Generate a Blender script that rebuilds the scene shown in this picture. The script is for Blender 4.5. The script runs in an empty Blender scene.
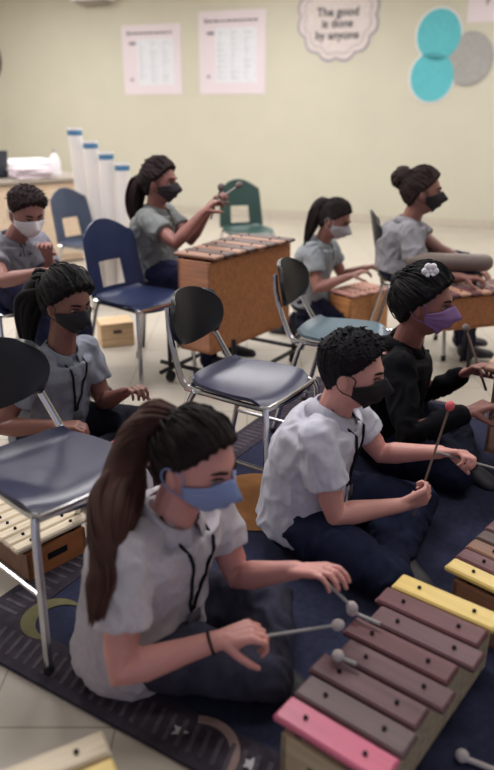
import bpy, math, random
from mathutils import Vector as V, Matrix, noise
from mathutils.bvhtree import BVHTree
random.seed(7)
C = bpy.context.scene.collection
sc = bpy.context.scene
PI = math.pi
# ------------------------------------------------------------------ camera
F = 700.0; CZ = 1.33; PITCH = math.radians(21.4)
cam = bpy.data.objects.new('camera', bpy.data.cameras.new('camera')); C.objects.link(cam)
cam.location = (0, 0, CZ); cam.rotation_euler = (PI/2 - PITCH, 0, 0)
cam.data.sensor_fit = 'HORIZONTAL'; cam.data.sensor_width = 36; cam.data.lens = F*36/494
cam.data.clip_start = .05
cam.data.dof.use_dof = True; cam.data.dof.focus_distance = 2.3; cam.data.dof.aperture_fstop = 2.4
sc.camera = cam
def ray(px, py):
    x = (px-247)/F; y = -(py-385)/F
    return V((x, math.cos(PITCH)+y*math.sin(PITCH), -math.sin(PITCH)+y*math.cos(PITCH)))
def A(px, py, Y):            # point of the room at distance Y seen there
    d = ray(px, py); return V((0,0,CZ)) + d*(Y/d.y)
def G(px, py, z=0):          # point at height z
    d = ray(px, py); return V((0,0,CZ)) + d*((z-CZ)/d.z)
# ------------------------------------------------------------------ materials
def lin(c):
    return tuple(((v/255/12.92) if v/255 <= .04045 else ((v/255+.055)/1.055)**2.4) for v in c)
MATS = {}
def mat(name, rgb, rough=.6, metal=0., var=.08, scale=30., bump=0., bscale=None, stretch=None, coat=0., sheen=0., sss=0.):
    if name in MATS: return MATS[name]
    m = bpy.data.materials.new(name); m.use_nodes = True; nt = m.node_tree; N = nt.nodes; L = nt.links
    b = N['Principled BSDF']; c = lin(rgb)
    b.inputs['Roughness'].default_value = rough; b.inputs['Metallic'].default_value = metal
    b.inputs['Coat Weight'].default_value = coat
    if rough >= .85: b.inputs['Specular IOR Level'].default_value = .15
    if sheen: b.inputs['Sheen Weight'].default_value = sheen
    if sss:
        b.inputs['Subsurface Weight'].default_value = sss; b.inputs['Subsurface Radius'].default_value = (.02,.008,.004); b.inputs['Subsurface Scale'].default_value = .68
    tc = N.new('ShaderNodeTexCoord'); mp = N.new('ShaderNodeMapping'); L.new(tc.outputs['Object'], mp.inputs[0])
    if stretch: mp.inputs['Scale'].default_value = stretch
    ns = N.new('ShaderNodeTexNoise'); ns.inputs['Scale'].default_value = scale; ns.inputs['Detail'].default_value = 4
    L.new(mp.outputs[0], ns.inputs['Vector'])
    cr = N.new('ShaderNodeValToRGB'); L.new(ns.outputs['Fac'], cr.inputs[0])
    cr.color_ramp.elements[0].position = .3; cr.color_ramp.elements[1].position = .7
    cr.color_ramp.elements[0].color = tuple(v*(1-var) for v in c)+(1,)
    cr.color_ramp.elements[1].color = tuple(min(1, v*(1+var)) for v in c)+(1,)
    L.new(cr.outputs[0], b.inputs['Base Color'])
    if bump:
        n2 = N.new('ShaderNodeTexNoise'); n2.inputs['Scale'].default_value = bscale or scale*2; L.new(mp.outputs[0], n2.inputs['Vector'])
        bp = N.new('ShaderNodeBump'); bp.inputs['Strength'].default_value = bump; bp.inputs['Distance'].default_value = .004
        L.new(n2.outputs['Fac'], bp.inputs['Height']); L.new(bp.outputs[0], b.inputs['Normal'])
    MATS[name] = m; return m
M_wall = mat('wall paint', (198,194,177), .8, var=.02, scale=3, bump=.05, bscale=200)
M_ceil = mat('ceiling tile', (205,202,195), .9, var=.05, scale=80)
M_chrome = mat('chrome tube', (205,205,210), .22, 1., var=.04)
M_blackmetal = mat('black painted steel', (40,40,45), .45, .3)
M_navyplastic = mat('navy plastic', (52,54,82), .32, var=.1, scale=8, bump=.08, bscale=300)
M_blackplastic = mat('black plastic', (24,25,32), .4, var=.1, scale=10)
M_blueplastic = mat('blue plastic', (36,46,80), .42, var=.1, scale=10)
M_greenplastic = mat('dark green plastic', (42,70,66), .42, var=.1, scale=10)
M_greyblue = mat('slate blue plastic', (66,76,98), .45, var=.1, scale=10)
M_teal = mat('slate teal plastic', (84,104,116), .35, var=.1, scale=10)
M_rubber = mat('rubber', (30,30,32), .7)
def wood(name, rgb, rough=.5, var=.22, st=(1,14,14)): return mat(name, rgb, rough, var=var, scale=4, stretch=st, bump=.08, bscale=12)
M_box = wood('brown plywood', (164,104,62)); M_box2 = wood('pink brown ply edge', (200,142,112)); M_beigewood = wood('beige wood', (196,180,150))
M_rose = wood('rosewood', (104,62,68)); M_rose2 = wood('mauve rosewood', (102,70,76)); M_dull = wood('dull rosewood', (104,84,86)); M_pink = wood('pink bar', (214,112,140), .35, .1); M_yellow = wood('yellow maple', (232,202,120), .4, .1)
M_cream = wood('cream maple', (222,206,180)); M_brownwood = wood('mid brown wood', (140,100,80)); M_darkwood = wood('dark wood', (78,56,52)); M_orange = wood('orange pine', (214,150,96))
M_tanbar = wood('tan bar', (176,134,112))
M_white = mat('white', (232,228,232), .6, var=.02); M_whitetube = mat('white pvc', (228,222,220), .4, var=.03, scale=5)
M_bluetape = mat('blue tape', (70,120,160), .6); M_black = mat('black cloth', (26,25,32), .85, var=.15); M_ink = mat('grey ink', (120,112,128), .8); M_ink2 = mat('dark ink', (70,66,76), .8)
M_paper = mat('paper', (218,206,212), .8, var=.015, scale=4)
M_tint = mat('pale blue print', (216,218,224), .8, var=.05, scale=20)
M_teald = mat('teal felt', (90,180,190), .8); M_greyd = mat('grey felt', (160,158,156), .85)
# ------------------------------------------------------------------ mesh building
class MB:
    def __init__(s): s.v = []; s.f = []
    def add(s, vs, fs):
        n = len(s.v); s.v += [V(v) for v in vs]; s.f += [tuple(i+n for i in f) for f in fs]; return s
    def rings(s, rings, caps=True):
        n = len(rings[0]); vs = [p for r in rings for p in r]; fs = []
        for i in range(len(rings)-1):
            for j in range(n):
                k = (j+1) % n; fs.append((i*n+j, i*n+k, (i+1)*n+k, (i+1)*n+j))
        if caps:
            vs.append(sum(rings[0], V((0,0,0)))/n); vs.append(sum(rings[-1], V((0,0,0)))/n); a = len(vs)-2
            for j in range(n):
                k = (j+1) % n; fs.append((a, k, j)); fs.append((a+1, (len(rings)-1)*n+j, (len(rings)-1)*n+k))
        return s.add(vs, fs)
    def tube(s, pts, r, n=10, smooth=0, round_=False):
        pts = [V(p) for p in pts]; rs = list(r) if hasattr(r, '__len__') else [r]*len(pts)
        for _ in range(smooth):
            q = [pts[0]]; qr = [rs[0]]
            for i in range(len(pts)-1):
                q += [pts[i].lerp(pts[i+1], .25), pts[i].lerp(pts[i+1], .75)]; qr += [rs[i]*.75+rs[i+1]*.25, rs[i]*.25+rs[i+1]*.75]
            q.append(pts[-1]); qr.append(rs[-1]); pts, rs = q, qr
        if round_:
            d0 = (pts[0]-pts[1]).normalized(); d1 = (pts[-1]-pts[-2]).normalized()
            pre = [(pts[0]+d0*rs[0]*math.sin(a), rs[0]*math.cos(a)) for a in (1.45, 1.0, .5)]
            post = [(pts[-1]+d1*rs[-1]*math.sin(a), rs[-1]*math.cos(a)) for a in (.5, 1.0, 1.45)]
            pts = [p for p,_ in pre]+pts+[p for p,_ in post]; rs = [q for _,q in pre]+rs+[q for _,q in post]
        out = []; ref = None
        for i, p in enumerate(pts):
            t = (pts[min(i+1, len(pts)-1)]-pts[max(i-1, 0)])
            t = t.normalized() if t.length > 1e-9 else V((0,0,1))
            if ref is None: ref = t.orthogonal().normalized()
            ref = ref - t*ref.dot(t)
            ref = ref.normalized() if ref.length > 1e-6 else t.orthogonal().normalized()
            b = t.cross(ref)
            out.append([p + (ref*math.cos(2*PI*j/n)+b*math.sin(2*PI*j/n))*rs[i] for j in range(n)])
        return s.rings(out)
    def cap(s, a, ra, b, rb, n=14): return s.tube([a, V(a).lerp(V(b), .5), b], [ra, (ra+rb)/2, rb], n, round_=True)
    def ell(s, c, u, v, w, n=20, m=12):
        c = V(c); rr = []
        for i in range(m+1):
            a = -PI/2+PI*(i+.001 if i == 0 else (i-.001 if i == m else i))/m
            rr.append([c+V(w)*math.sin(a)+(V(u)*math.cos(2*PI*j/n)+V(v)*math.sin(2*PI*j/n))*math.cos(a) for j in range(n)])
        return s.rings(rr)
    def box(s, c, sx, sy, sz, bev=0., M=None):
        c = V(c); b = min(bev, sx*.45, sy*.45, sz*.45)
        def ring(z, k):
            x, y = sx/2-k, sy/2-k; q = b*.6 if b else 0
            if not b: P = [(x,y),(-x,y),(-x,-y),(x,-y)]
            else: P = [(x,y-q),(x-q,y),(-x+q,y),(-x,y-q),(-x,-y+q),(-x+q,-y),(x-q,-y),(x,-y+q)]
            return [V((px, py, z)) for px, py in P]
        if b: R = [ring(-sz/2, b), ring(-sz/2+b, 0), ring(sz/2-b, 0), ring(sz/2, b)]
        else: R = [ring(-sz/2, 0), ring(sz/2, 0)]
        n = len(R[0]); vs = [p for r in R for p in r]
        if M: vs = [M @ v for v in vs]
        vs = [v+c for v in vs]; fs = []
        for i in range(len(R)-1):
            for j in range(n): k = (j+1) % n; fs.append((i*n+j, i*n+k, (i+1)*n+k, (i+1)*n+j))
        fs.append(tuple(range(n-1, -1, -1))); fs.append(tuple(range((len(R)-1)*n, len(R)*n)))
        return s.add(vs, fs)
    def prism(s, poly, z0, z1):      # poly: list of (x,y)
        n = len(poly); vs = [V((x,y,z0)) for x,y in poly]+[V((x,y,z1)) for x,y in poly]
        fs = [(j, (j+1)%n, n+(j+1)%n, n+j) for j in range(n)]+[tuple(range(n-1,-1,-1)), tuple(range(n, 2*n))]
        return s.add(vs, fs)
    def xf(s, M): s.v = [M @ v for v in s.v]; return s
    def mesh(s, name):
        me = bpy.data.meshes.new(name); me.from_pydata([tuple(v) for v in s.v], [], s.f); me.validate(); return me
def obj(name, mb, m, parent=None, off=None, smooth=True, auto=35):
    if off is not None: mb.v = [v-off for v in mb.v]
    me = mb.mesh(name) if isinstance(mb, MB) else mb
    me.materials.clear(); me.materials.append(m)
    o = bpy.data.objects.new(name, me); C.objects.link(o)
    if smooth:
        me.polygons.foreach_set('use_smooth', [True]*len(me.polygons))
        if auto: 
            try: me.set_sharp_from_angle(angle=math.radians(auto))
            except Exception: pass
    if parent: o.parent = parent
    return o
def thing(name, label, cat, loc=(0,0,0), rz=0, group=None):
    o = bpy.data.objects.new(name, None); C.objects.link(o); o.empty_display_size = .1
    o.location = loc; o.rotation_euler = (0,0,rz); return tag(o, label, cat, group)
def tag(o, label, cat, group=None):
    o['label'] = label; o['category'] = cat
    if group: o['group'] = group
    return o
def struct(name, mb, m, smooth=False):
    o = obj(name, mb, m, smooth=smooth); o['kind'] = 'structure'; return o
def kids(o): return [c for c in list(bpy.data.objects) if c.parent == o]
def dup(root, loc, rz, label, group=None, parent=None, mats=None):
    def cp(o, par):
        c = o.copy(); C.objects.link(c)
        if par: c.parent = par
        if mats and o.type == 'MESH' and o.data.materials and o.data.materials[0] in mats:
            c.data = o.data.copy(); c.data.materials[0] = mats[o.data.materials[0]]
        for ch in kids(o): cp(ch, c)
        return c
    r = cp(root, None); r.location = loc; r.rotation_euler = (0,0,rz); r['label'] = label
    if group: r['group'] = group
    return r
# ------------------------------------------------------------------ room
WD = V((.936,-.351,0)).normalized(); WN = V((-WD.y*-1, 0, 0)); WN = V((-.351,-.936,0)).normalized(); W0 = V((0,9.68,0))
def wallpt(px, py):
    d = ray(px, py); o = V((0,0,CZ)); t = (W0-o).dot(WN)/d.dot(WN); return o+d*t
def wy(x): return 9.68-.375*x
fl = MB(); fl.prism([(-4.7,-2.5),(4.6,-2.5),(4.6,wy(4.6)+.1),(-4.7,wy(-4.7)+.1)], -.1, 0)
mf = mat('vinyl floor', (184,176,164), .35, var=.04, scale=2.5, bump=.02, bscale=40)
# tile joints
nt = mf.node_tree; br = nt.nodes.new('ShaderNodeTexBrick'); br.offset = 0; br.inputs['Scale'].default_value = 1; br.inputs['Mortar Size'].default_value = .003
br.inputs['Brick Width'].default_value = .305; br.inputs['Row Height'].default_value = .305; br.inputs['Mortar'].default_value = (.35,.32,.27,1); br.inputs['Color1'].default_value = (1,1,1,1); br.inputs['Color2'].default_value = (.95,.95,.94,1)
tc = [n for n in nt.nodes if n.type == 'TEX_COORD'][0]; nt.links.new(tc.outputs['Object'], br.inputs['Vector'])
mx = nt.nodes.new('ShaderNodeMixRGB'); mx.blend_type = 'MULTIPLY'; mx.inputs[0].default_value = .6
cr = [n for n in nt.nodes if n.type == 'VALTORGB'][0]; nt.links.new(cr.outputs[0], mx.inputs[1]); nt.links.new(br.outputs['Color'], mx.inputs[2]); nt.links.new(mx.outputs[0], nt.nodes['Principled BSDF'].inputs['Base Color'])
struct('floor', fl, mf)
struct('wall_back', MB().prism([(-4.7,wy(-4.7)),(4.6,wy(4.6)),(4.6,wy(4.6)+.12),(-4.7,wy(-4.7)+.12)], 0, 3.0), M_wall)
struct('wall_left', MB().box((-4.75,4.4,1.5), .1, 14.2, 3.0), M_wall)
struct('wall_right', MB().box((4.65,2.8,1.5), .1, 10.6, 3.0), M_wall)
struct('ceiling', MB().prism([(-4.7,-2.5),(4.6,-2.5),(4.6,wy(4.6)+.1),(-4.7,wy(-4.7)+.1)], 3.0, 3.08), M_ceil)
struct('baseboard_back', MB().prism([(-4.7,wy(-4.7)-.02),(4.6,wy(4.6)-.02),(4.6,wy(4.6)),(-4.7,wy(-4.7))], 0.001, .1), mat('vinyl baseboard', (188,180,166), .6))
# ceiling lights (troffers; above the frame; one near panel is an added fill)
M_lamp = bpy.data.materials.new('lamp diffuser'); M_lamp.use_nodes = True
b = M_lamp.node_tree.nodes['Principled BSDF']; b.inputs['Emission Color'].default_value = (1,.95,.88,1); b.inputs['Emission Strength'].default_value = 3
def troffer(x, y, power):
    t = thing('ceiling_light', 'white recessed ceiling light panel over the classroom', 'ceiling light', (x,y,2.96), 0, 'recessed ceiling lights')
    fr = MB()
    for dx, dy, a, b_ in ((0,.31,1.24,.03),(0,-.31,1.24,.03),(.61,0,.03,.62),(-.61,0,.03,.62)): fr.box((dx,dy,0), a, b_, .04)
    obj('frame', fr, M_white, t, smooth=False); obj('diffuser', MB().box((0,0,.015), 1.19, .59, .015), M_lamp, t, smooth=False)
    L = bpy.data.lights.new('ceiling_lamp', 'AREA'); L.shape = 'RECTANGLE'; L.size = 1.2; L.size_y = .6; L.energy = power; L.color = (1,.98,.985)
    lo = bpy.data.objects.new('ceiling_lamp', L); C.objects.link(lo); lo.parent = t; lo.location = (0,0,-.03)
for x, y, p in ((-3.0,3.4,46),(-.4,3.4,46),(2.4,3.6,12),(-3.0,6.0,54),(-.2,6.0,40),(2.6,5.6,30),(-3.0,8.6,62),(0,7.9,36),(2.8,6.9,24),(1.1,1.7,11)):  # last entry is an extra unseen panel, added to brighten the foreground
    troffer(x, y, p)
w = bpy.data.worlds.new('world'); sc.world = w; w.use_nodes = True; w.node_tree.nodes['Background'].inputs[0].default_value = (.76,.78,1.0,1); w.node_tree.nodes['Background'].inputs[1].default_value = .5
# ------------------------------------------------------------------ wall things
def wallframe(c):          # x along wall, y up, z out of the wall
    M = Matrix.Identity(4); Z = WN; X = WD; Y = V((0,0,1))
    for i in range(3): M[i][0] = X[i]; M[i][1] = Y[i]; M[i][2] = Z[i]; M[i][3] = c[i]
    return M
def wallthing(name, label, cat, px, py, group=None, out=.004):
    t = thing(name, label, cat, (0,0,0), 0, group); t.matrix_world = wallframe(wallpt(px, py)+WN*out); return t
def text(s, size, m, par, x, y, z=.006, ext=.001, bold=.0):
    cu = bpy.data.curves.new('t', 'FONT'); cu.body = s; cu.size = size; cu.align_x = 'CENTER'; cu.extrude = ext; cu.offset = bold
    o = bpy.data.objects.new('t', cu); C.objects.link(o); dg = bpy.context.evaluated_depsgraph_get(); me = bpy.data.meshes.new_from_object(o.evaluated_get(dg))
    bpy.data.objects.remove(o); r = obj('lettering', me, m, par, smooth=False); r.location = (x,y,z); return r
def poster(label, px, py, w_, h_, seed):
    t = wallthing('poster', label, 'poster', px, py, 'printed chart posters on the back wall')
    obj('sheet', MB().box((0,0,0), w_, h_, .004), M_paper, t, smooth=False)
    r = random.Random(seed); ink = MB(); x = -w_*.36
    while x < w_*.36:
        l = r.uniform(.03,.07); ink.box((x+l/2, h_*.38, .004), l, .022, .002); x += l+.015
    obj('heading', ink, M_ink2, t, smooth=False)
    obj('printed_panel', MB().box((w_*.06,-h_*.03,.003), w_*.62, h_*.66, .002), M_tint, t, smooth=False)
    g = MB()
    for i in range(9):
        for j in range(3):
            if r.random() < .8: g.box((-w_*.16+j*w_*.2, h_*.24-i*h_*.067, .005), w_*r.uniform(.06,.14), .008, .001)
    for j in range(3): g.box((-w_*.16+j*w_*.2-w_*.03, -h_*.03, .005), .006, h_*.6, .001)
    obj('table_text', g, mat('pale ink',(176,172,188)), t, smooth=False)
    k = MB(); k.box((-w_*.32, h_*.24, .004), .1, .035, .002); k.box((-w_*.36, -h_*.28, .004), .035, .035, .002); k.box((-w_*.39, h_*.385, .004), .03, .05, .002)
    obj('emblem', k, M_ink, t, smooth=False)
poster('white printed chart sheet, the left of the two posters high on the wall', 152, 60, .86, .84, 1)
poster('white printed chart sheet, between the other chart and the scalloped sign', 232, 53, .90, .96, 2)
t = wallthing('poster', 'white notice with dark letter cut off at the top right corner', 'poster', 494, -4)
obj('sheet', MB().box((0,0,0), .52, .5, .004), M_paper, t, smooth=False); text('P.', .16, M_ink2, t, -.02, -.08)
# scalloped sign
t = wallthing('wall_sign', 'round white scalloped-edge sign with three lines of dark lettering', 'sign', 338, 16)
def scallop(R, amp, n=12, seg=144): return [((R+amp*abs(math.sin(n*a/2)))*math.cos(a)*1.0, (R+amp*abs(math.sin(n*a/2)))*math.sin(a)) for a in [2*PI*i/seg for i in range(seg)]]
obj('sign_edge', MB().prism(scallop(.46,.045), 0, .006), mat('lilac grey edge',(152,144,160)), t, smooth=False)
obj('sign_face', MB().prism(scallop(.435,.045), .004, .010), mat('sign face',(208,197,194)), t, smooth=False)
rg = MB(); rg.tube([((.375+.04*abs(math.sin(6*a)))*math.cos(a), (.375+.04*abs(math.sin(6*a)))*math.sin(a), .011) for a in [2*PI*i/72 for i in range(73)]], .005, 6)
obj('inner_line', rg, mat('lilac line',(160,152,170)), t)
text('The good', .13, M_ink2, t, 0, .0, .012, bold=.003); text('is done', .13, M_ink2, t, 0, -.12, .012, bold=.003); text('by anyone', .13, M_ink2, t, 0, -.245, .012, bold=.003)
for px, py, m, lb in ((439,35,M_teald,'upper teal disc on the back wall'),(432,77,M_teald,'lower teal disc on the back wall'),(469,59,M_greyd,'grey disc beside the two teal discs on the wall')):
    t = wallthing('wall_disc', lb, 'wall disc', px, py, 'round felt discs on the wall')
    e = MB(); e.prism([(.262*math.cos(a), .285*math.sin(a)) for a in [2*PI*i/48 for i in range(48)]], 0, .01); obj('rim', e, M_white if m is M_teald else m, t, smooth=False)
    e = MB(); e.prism([(.245*math.cos(a), .268*math.sin(a)) for a in [2*PI*i/48 for i in range(48)]], .008, .016); obj('face', e, m, t, smooth=False)
t = wallthing('wall_clock', 'dark reddish brown round clock cut by the left edge of the picture', 'clock', -14, 60)
e = MB(); e.prism([(.27*math.cos(a), .31*math.sin(a)) for a in [2*PI*i/48 for i in range(48)]], 0, .06); obj('case', e, mat('dark red brown',(78,52,52)), t, smooth=False)
e = MB(); e.prism([(.19*math.cos(a), .23*math.sin(a)) for a in [2*PI*i/48 for i in range(48)]], .055, .065); obj('dial', e, M_white, t, smooth=False)
t = wallthing('wall_unit', 'white box unit mounted high on the wall at the top edge', 'wall unit', 98, -8)
e = MB(); e.box((0,.02,.14), .56, .28, .28, .03); obj('housing', e, M_white, t)
e = MB(); e.box((0,-.135,.14), .44, .03, .2, .01); obj('vent', e, mat('vent grey',(150,142,134)), t)
# ------------------------------------------------------------------ counter and tubes (back left)
cm = V((-1.95,6.35,0)); ct = thing('storage_counter', 'long low cream cupboard counter with grey top at the far left', 'counter', cm, math.atan2(.6,.8))
obj('cabinet_body', MB().box((-.6,.3,.37), 2.4, .56, .70), mat('tan cabinet',(206,182,158)), ct, smooth=False)
obj('countertop', MB().box((-.6,.3,.75), 2.46, .62, .04, .008), mat('grey laminate',(160,150,140),.4), ct, smooth=False)
for k in range(4):
    d_ = obj('cabinet_door', MB().box((-1.5+.6*k,.015,.37), .56, .02, .6, .004), mat('tan door',(212,190,166)), ct, smooth=False)
    obj('handle', MB().tube([(-1.3+.6*k,0,.45),(-1.3+.6*k,-.03,.45),(-1.3+.6*k,-.03,.55),(-1.3+.6*k,0,.55)], .006, 6), M_chrome, d_)
def onC(x, y, z=.772): return ct.matrix_basis @ V((x,y,z)) if False else cm + Matrix.Rotation(math.atan2(.6,.8), 3, 'Z') @ V((x,y,0)) + V((0,0,z))
t = thing('laptop', 'open dark laptop seen from behind on the far left counter', 'laptop', onC(-.22,.2), math.atan2(.6,.8)+.1)
obj('keyboard_base', MB().box((0,.12,.01), .32, .22, .018, .004), M_black, t); obj('screen_lid', MB().box((0,0,.12), .34, .012, .23, .004, Matrix.Rotation(.15,3,'X')), mat('dark screen',(46,52,60),.4), t)
t = thing('paper_pile', 'loose stack of white papers on the counter beside the laptop', 'papers', onC(.14,.15), .64)
for k in range(6):
    e = MB(); e.box((random.uniform(-.04,.04),random.uniform(-.03,.03),.008+.014*k), .34, .26, .013, 0, Matrix.Rotation(random.uniform(-.3,.3),3,'Z')); obj('paper_sheaf', e, M_paper, t, smooth=False)
t = thing('desk_printer', 'low white printer on the counter behind the papers', 'printer', onC(.22,.45), .64)
obj('housing', MB().box((0,0,.07), .4, .3, .14, .03), M_white, t); obj('paper_tray', MB().box((0,-.17,.04), .26, .1, .01, .002), M_greyd, t)
t = thing('spray_bottle', 'small white bottle with pointed cap on the counter near the tubes', 'bottle', onC(.42,.3), 0)
obj('bottle_body', MB().tube([(0,0,0),(0,0,.12),(0,0,.16),(0,0,.19)], [.05,.05,.035,.018], 16), M_white, t); obj('cap', MB().tube([(0,0,.19),(0,0,.24)], [.018,.008], 12), M_greyd, t)
tl = [(74,128,5.5,95,300),(90,141,5.42,103,300),(106,152,5.35,113,300),(122,163,5.3,124,300)]
names = ['tallest white tube, leftmost in the row of four with bands','second tallest white tube with blue band, next to the tallest','third white tube with blue band in the stepped row','shortest white tube, nearest the girl behind the wooden box']
for (px, py, Y, bx, _), lb in zip(tl, names):
    top = A(px, py, Y); bot = A(bx, 290, Y-.02); bot.z = 0.001
    t = thing('tube_drum', lb, 'tube', bot, 0, 'stepped row of white tubes'); ax = top-bot; L = ax.length; ax.normalize()
    e = MB(); rr = .052
    ring = lambda c, r: [c+(V((1,0,0))*math.cos(q)+V((0,1,0))*math.sin(q))*r for q in [2*PI*i/24 for i in range(24)]]
    e.rings([ring(V((0,0,0)),rr), ring(ax*L,rr), ring(ax*L,rr-.006), ring(ax*(L-.3),rr-.006)], True); obj('pipe', e, M_whitetube, t)
    e = MB(); e.rings([ring(ax*(L-.05),rr+.002), ring(ax*(L-.015),rr+.002)]); obj('band', e, M_bluetape, t)
# ------------------------------------------------------------------ rug
ru = V((.857,-.515,0)); rv = V((.515,.857,0)); rc = V((-.81,1.52,0))
RL, RW = 2.9, 2.3
rt = thing('area_rug', 'large navy space rug with striped border under the floor sitters', 'rug', rc, math.atan2(-.515,.857))
obj('pile', MB().box((RL/2,RW/2,.005), RL, RW, .009, .003), mat('navy rug pile',(46,49,72),.95,var=.18,scale=60,bump=.3,bscale=400), rt, smooth=False)
e = MB(); 
for x0,y0,x1,y1 in ((0,0,RL,.13),(0,RW-.13,RL,RW),(0,.13,.13,RW-.13),(RL-.13,.13,RL,RW-.13)): e.box(((x0+x1)/2,(y0+y1)/2,.0105), x1-x0, y1-y0, .003)
obj('border_band', e, mat('dark plum border',(62,56,66),.95,var=.25,scale=40), rt, smooth=False)
e = MB(); k = .03
while k < RL-.02:
    for y in (.062, RW-.062): e.box((k,y,.0125), .011, .075, .0015, 0, Matrix.Rotation(.25,3,'Z'))
    k += .032
k = .15
while k < RW-.14:
    for x in (.062, RL-.062): e.box((x,k,.0125), .075, .011, .0015)
    k += .032
obj('border_stripes', e, mat('faded grey stripe',(86,80,86),.95,var=.3,scale=30), rt, smooth=False)
def rug_local(px, py): d = G(px, py, .012)-rc; return d.dot(ru), d.dot(rv)
def disc(x, y, r, n=32): return [(x+r*math.cos(2*PI*i/n), y+r*math.sin(2*PI*i/n)) for i in range(n)]
x, y = rug_local(52,618)
cres = [(x+.085*math.cos(a), y+.085*math.sin(a)) for a in [math.radians(60+240*i/20) for i in range(21)]]+[(x+.035+.075*math.cos(a), y+.005+.07*math.sin(a)) for a in [math.radians(290-220*i/20) for i in range(21)]]
obj('moon_motif', MB().prism(cres, .010, .0125), mat('dull gold motif',(112,108,78),.95), rt, smooth=False)
def star(x, y, r): return [(x+(r if i%2==0 else r*.45)*math.cos(PI*i/5+.3), y+(r if i%2==0 else r*.45)*math.sin(PI*i/5+.3)) for i in range(10)]
for px, py, r in ((180,731,.022),(250,764,.02)):
    x, y = rug_local(px, py); obj('star_motif', MB().prism(star(x,y,r), .010, .0125), mat('white motif',(200,196,200),.95), rt, smooth=False)
x, y = rug_local(195,752)
arc = [(x+.10*math.cos(a), y+.10*math.sin(a)) for a in [math.radians(-10+130*i/20) for i in range(21)]]+[(x+.078*math.cos(a), y+.078*math.sin(a)) for a in [math.radians(120-130*i/20) for i in range(21)]]
obj('ring_motif', MB().prism(arc, .010, .0125), mat('pale rust motif',(150,128,124),.95), rt, smooth=False)
x, y = rug_local(258,500); obj('planet_motif', MB().prism(disc(x,y,.2), .010, .0125), mat('ochre motif',(150,104,66),.95,var=.3,scale=8), rt, smooth=False)
# ------------------------------------------------------------------ chairs
def shell(fn, nu, nv, skip=None, th=.008):
    vs = []; fs = []
    P = [[V(fn(i/nu, j/nv)) for i in range(nu+1)] for j in range(nv+1)]
    Nn = [[None]*(nu+1) for _ in range(nv+1)]
    for j in range(nv+1):
        for i in range(nu+1):
            a = P[j][min(i+1,nu)]-P[j][max(i-1,0)]; b_ = P[min(j+1,nv)][i]-P[max(j-1,0)][i]
            Nn[j][i] = a.cross(b_).normalized()
    W = nu+1; cnt = W*(nv+1)
    for s_ in (1,-1):
        for j in range(nv+1):
            for i in range(nu+1): vs.append(P[j][i]+Nn[j][i]*th/2*s_)
    keep = lambda i, j: 0 <= i < nu and 0 <= j < nv and not (skip and skip(i,j))
    for j in range(nv):
        for i in range(nu):
            if not keep(i,j): continue
            q = (j*W+i, j*W+i+1, (j+1)*W+i+1, (j+1)*W+i); fs.append(q); fs.append(tuple(x+cnt for x in reversed(q)))
            for (ni,nj,a,b_) in ((i,j-1,q[0],q[1]),(i+1,j,q[1],q[2]),(i,j+1,q[2],q[3]),(i-1,j,q[3],q[0])):
                if not keep(ni,nj): fs.append((b_, a, a+cnt, b_+cnt))
    return MB().add(vs, fs)
def legset(t, sh, m, stretch=True):
    for s_ in (-1, 1):
        for pts in ([(.165,s_*.165,sh-.012),(.175,s_*.175,sh-.04),(.20,s_*.2,.012)], [(-.12,s_*.165,sh-.012),(-.135,s_*.17,sh-.04),(-.235,s_*.195,.012)]):
            l = obj('leg', MB().tube(pts, .011, 10), m, t)
            p = V(pts[-1]); obj('foot_cap', MB().tube([p+V((0,0,-.011)), p+V((0,0,.02))], .014, 10), M_rubber, l)
        if stretch: obj('side_stretcher', MB().tube([(.185,s_*.184,.22),(-.183,s_*.183,.22)], .007, 8), m, t)
    f = MB(); f.tube([(-.17,-.15,sh-.014),(.15,-.165,sh-.014),(.175,-.15,sh-.014),(.175,.15,sh-.014),(.15,.165,sh-.014),(-.17,.15,sh-.014),(-.17,-.15,sh-.014)], .010, 8, smooth=1); obj('seat_frame', f, m, t)
def seat_fn(sh, w0, w1, d):
    def fn(u, v):
        a, b_ = 2*u-1, 2*v-1                     # square to rounded square
        k = 1-.10*(a*a)*(b_*b_)*1.6
        X = b_*d/2*k; w_ = (w0+(w1-w0)*v)/2; Y = a*w_*k
        z = sh+.012*(a*a)-.006*(1-b_*b_)*(1-a*a)*2
        if b_ > .6: z -= .03*((b_-.6)/.4)**2
        if b_ < -.7: z += .02*((-b_-.7)/.3)**2
        return (X, -Y, z)
    return fn
def frame_chair(label, loc, rz, seat_m, back_m, group, rear=False):
    t = thing('school_chair', label, 'chair', loc, rz, group); sh = .44
    obj('seat', shell(seat_fn(sh,.32,.38,.36), 14, 14, th=.012), seat_m, t, auto=60)
    def bf(u, v):
        a, b_ = 2*u-1, 2*v-1; k = 1/math.sqrt(1+.62*a*a*b_*b_*1.5)
        y = a*.152*k; z = .64+b_*.10*k
        return (-.25-.16*(z-.55)+.045*a*a-.006*b_*b_, y, z)
    obj('backrest', shell(bf, 16, 12, th=.014), back_m, t, auto=60)
    for s_ in (-1,1):
        obj('back_upright', MB().tube([(-.10,s_*.15,sh-.014),(-.17,s_*.15,sh-.01),(-.2,s_*.145,sh+.03),(-.262,s_*.115,.60),(-.274,s_*.105,.69)], .011, 10, smooth=1), M_chrome, t)
    legset(t, sh, M_chrome); return t
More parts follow.
